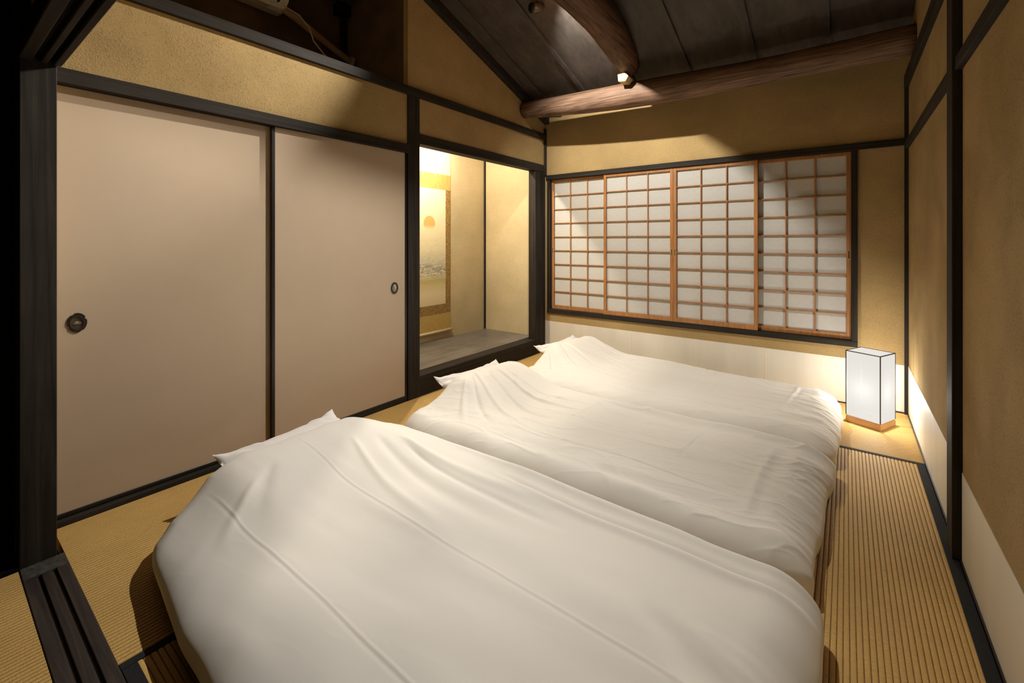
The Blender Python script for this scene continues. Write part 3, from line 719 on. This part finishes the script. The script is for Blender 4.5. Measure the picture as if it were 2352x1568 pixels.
def mat_painting():
    m, nt, b = nodes_of('sunrise_painting')
    tc = N(nt, 'ShaderNodeTexCoord'); sp = N(nt, 'ShaderNodeSeparateXYZ'); L(nt, tc.outputs['Object'], sp.inputs[0])
    y, z = sp.outputs[1], sp.outputs[2]
    def math_(op, a, bb, c=None):
        n = N(nt, 'ShaderNodeMath', operation=op)
        for i, q in enumerate((a, bb, c)):
            if q is None: continue
            if isinstance(q, (int, float)): n.inputs[i].default_value = q
            else: L(nt, q, n.inputs[i])
        return n.outputs[0]
    # sky to sea wash by height (z measured from the scroll's foot)
    zz = math_('DIVIDE', math_('SUBTRACT', z, 0.286), 1.174)
    base = ramp(nt, zz, [(0.0, (0.70, 0.58, 0.36)), (0.10, (0.74, 0.64, 0.42)), (0.21, (0.56, 0.47, 0.20)), (0.27, (0.74, 0.68, 0.50)), (0.36, (0.64, 0.60, 0.46)), (0.48, (0.78, 0.70, 0.47)), (0.68, (0.80, 0.72, 0.48)), (1.0, (0.72, 0.68, 0.52))])
    # brushed wave lines
    v = coords(nt, (1, 9, 60)); n = noise(nt, v, 1.0, 4, 0.6, 1.2)
    ln = ramp(nt, n, [(0.42, (0, 0, 0)), (0.50, (1, 1, 1)), (0.58, (0, 0, 0))])
    win = ramp(nt, zz, [(0.17, (0, 0, 0)), (0.24, (0.35,) * 3), (0.27, (1, 1, 1)), (0.33, (1, 1, 1)), (0.38, (0.25,) * 3), (0.52, (0.10,) * 3), (0.70, (0.06,) * 3)])
    f = math_('MULTIPLY', ln, win)
    mx = N(nt, 'ShaderNodeMix', data_type='RGBA'); L(nt, f, mx.inputs[0]); L(nt, base, mx.inputs[6]); mx.inputs[7].default_value = (0.14, 0.145, 0.115, 1)
    # orange disc of the sun, its foot dissolving in mist
    dy, dz = y, math_('SUBTRACT', z, 1.108)
    rr = math_('SQRT', math_('ADD', math_('MULTIPLY', dy, dy), math_('MULTIPLY', dz, dz)), 0)
    disc = math_('LESS_THAN', rr, 0.076)
    mist = N(nt, 'ShaderNodeMapRange'); mist.inputs[1].default_value = -0.06; mist.inputs[2].default_value = -0.015; L(nt, dz, mist.inputs[0])
    sunf = math_('MULTIPLY', math_('MULTIPLY', disc, mist.outputs[0]), 0.9)
    mx2 = N(nt, 'ShaderNodeMix', data_type='RGBA'); L(nt, sunf, mx2.inputs[0]); L(nt, mx.outputs[2], mx2.inputs[6]); mx2.inputs[7].default_value = (0.82, 0.40, 0.11, 1)
    L(nt, mx2.outputs[2], b.inputs['Base Color']); b.inputs['Roughness'].default_value = 0.8; b.inputs['Specular IOR Level'].default_value = 0.1
    return m
M['painting'] = mat_painting()
sbox('painting', 2.8405, 3.2895, 0.5065, 1.6795, 'painting')

# ================================================================== LAMPS
def spot_lamp(label, base, aim, energy, size, blend, length=0.115, rad=0.036, rear=0.10, mount=None):
    base = Vector(base); d = (Vector(aim) - base).normalized()
    e = empty('spotlight', base); tag(e, label, 'spotlight', 'cylindrical spotlights under the ceiling')
    a, b = -d * rear * 0.5, d * rear * 0.5
    def shell(name, pts, rad_, mat): return link(name, tube_mesh(name, pts, rad_, 28, caps=False), mat, e)
    dd = d
    link('lamp_body', tube_mesh('lamp_body', [a - dd * 0.004, a, a + dd * 0.0005, b - dd * 0.012, b, b, b - dd * 0.03], [rad * 0.80, rad * 0.97, rad, rad, rad, rad * 0.90, rad * 0.86], 28), 'lamp_metal', e)
    zt = zc(base.y) - 0.0005 - base.z
    if mount is None: link('lamp_stem', tube_mesh('lamp_stem', [(0, 0, rad * 0.9), (0, 0, zt)], 0.007, 12), 'black', e)
    sd = bpy.data.lights.new('spot_beam', 'SPOT'); sd.energy = energy; sd.color = WARM; sd.spot_size = R(size); sd.spot_blend = blend; sd.shadow_soft_size = 0.018
    so = bpy.data.objects.new('spot_beam', sd); COL.objects.link(so); so.parent = e
    so.location = b + d * 0.006; so.rotation_euler = d.to_track_quat('-Z', 'Y').to_euler()
    return e
spot_lamp('small dark cylindrical spotlight under the ceiling beside the rough log', (-1.790, 2.690, 2.838), (-2.30, 0.69, 2.13), SPOT_A, 52, 0.8)
spot_lamp('third dark spotlight hidden behind the rough log, shining on the beds', (-1.118, 2.360, 2.850), (-1.85, 0.25, 0.10), SPOT_D, 124, 1.0)
spot_lamp('second dark spotlight under the ceiling aimed at the shoji window', (-1.640, 2.480, 2.860), (-1.15, 3.968, 1.45), SPOT_B, 112, 0.6)
# alcove lamp behind the lintel
al = empty('alcove_lamp', (-2.86, 2.72, 2.30)); tag(al, 'small hidden lamp under the alcove ceiling behind the lintel', 'lamp')
link('lamp_socket', tube_mesh('lamp_socket', [(0, 0, -0.0005), (0, 0, -0.09)], 0.020, 16), 'lamp_metal', al)
sd = bpy.data.lights.new('alcove_light', 'POINT'); sd.energy = ALCOVE_W; sd.color = (1.0, 0.88, 0.70); sd.shadow_soft_size = 0.022
so = bpy.data.objects.new('alcove_light', sd); COL.objects.link(so); so.parent = al; so.location = (0, 0, -0.125)

# ================================================================== AIR CONDITIONER
ac = empty('air_conditioner', (XC, 1.185, 2.762)); tag(ac, 'white wall air conditioner high in the dark niche', 'air conditioner')
prof = [(0.001, 0.030), (0.06, 0.006), (0.13, 0.000), (0.17, 0.012), (0.215, 0.050), (0.245, 0.100), (0.255, 0.150), (0.250, 0.270), (0.235, 0.290), (0.001, 0.290)]
poly_prism('body', [(x, z) for x, z in prof], 1, -0.40, 0.345, 'ac', ac)
# end cap and outlet louver on the lower curved face
poly_prism('end_cap', [(x * 1.01, z - 0.001) for x, z in prof], 1, 0.346, 0.372, 'ac', ac)
poly_prism('louver', [(0.138, -0.003), (0.172, 0.007), (0.171, 0.010), (0.138, 0.001)], 1, -0.34, 0.26, 'cable', ac)
def on_face(t, y, lift=0.0015):       # point on the lower curved face
    a, b = Vector((0.17, 0.0, 0.012)), Vector((0.215, 0.0, 0.050)); n = Vector((0.038, 0, -0.045)).normalized()
    p = a.lerp(b, t) + n * lift; return (p.x, y, p.z)
def mark(name, loops, mat):
    bm = bmesh.new()
    for lp in loops:
        bm.faces.new([bm.verts.new(on_face(t, y)) for t, y in lp])
    link(name, to_mesh(name, bm), mat, ac)
def frame_loop(t0, t1, y0, y1, wt, wy):
    return [[(t0, y0), (t0 + wt, y0), (t0 + wt, y1), (t0, y1)], [(t1 - wt, y0), (t1, y0), (t1, y1), (t1 - wt, y1)], [(t0, y0), (t1, y0), (t1, y0 + wy), (t0, y0 + wy)], [(t0, y1 - wy), (t1, y1 - wy), (t1, y1), (t0, y1)]]
mark('printed_mark', frame_loop(0.30, 0.95, 0.165, 0.225, 0.07, 0.004), 'black')
mark('printed_mark', [[(0.55 + 0.30 * math.cos(q) * r, 0.275 + 0.017 * math.sin(q) * r) for q in (k * math.pi / 10, (k + 1) * math.pi / 10) for r in ((0.82, 1.0) if True else ())][0:2] + [(0.55 + 0.30 * math.cos((k + 1) * math.pi / 10), 0.275 + 0.017 * math.sin((k + 1) * math.pi / 10)), (0.55 + 0.246 * math.cos((k + 1) * math.pi / 10), 0.275 + 0.014 * math.sin((k + 1) * math.pi / 10))][0:0] + [(0.55 + 0.24 * math.cos((k + 1) * math.pi / 10), 0.275 + 0.0136 * math.sin((k + 1) * math.pi / 10))] for k in range(20)], 'black')
mark('printed_mark', [[(0.55, 0.302), (0.95, 0.302), (0.95, 0.318), (0.75, 0.318)]], 'black')
o = link('drain_pipe', tube_mesh('drain_pipe', [(-3.17, 1.545, 2.785), (-3.18, 1.65, 2.760), (-3.195, 1.81, 2.705), (-3.205, 1.98, 2.645), (-3.205, 2.085, 2.608), (-3.205, 2.128, 2.598)], [0.024, 0.026, 0.026, 0.026, 0.025, 0.025], 18), 'pipe')
tag(o, 'tan wrapped pipe running down from the air conditioner', 'pipe')
fl = link('pipe_flange', tube_mesh('pipe_flange', [(-3.205, 2.098, 2.605), (-3.205, 2.1325, 2.597)], [0.040, 0.043], 20), 'pipe', o)
bpy.context.view_layer.update()
c = link('power_cable', tube_mesh('power_cable', [(-3.14, 1.535, 2.795), (-3.08, 1.62, 2.740), (-3.04, 1.67, 2.660), (-3.02, 1.690, 2.570), (-2.96, 1.74, 2.470), (-2.86, 1.80, 2.370), (-2.72, 1.86, 2.290), (-2.60, 1.91, 2.2715)], [0.0045, 0.0045, 0.0045, 0.0045, 0.0055, 0.006, 0.006, 0.006], 10), 'cable')
tag(c, 'thin pale cable hanging from the air conditioner to the beam', 'cable')
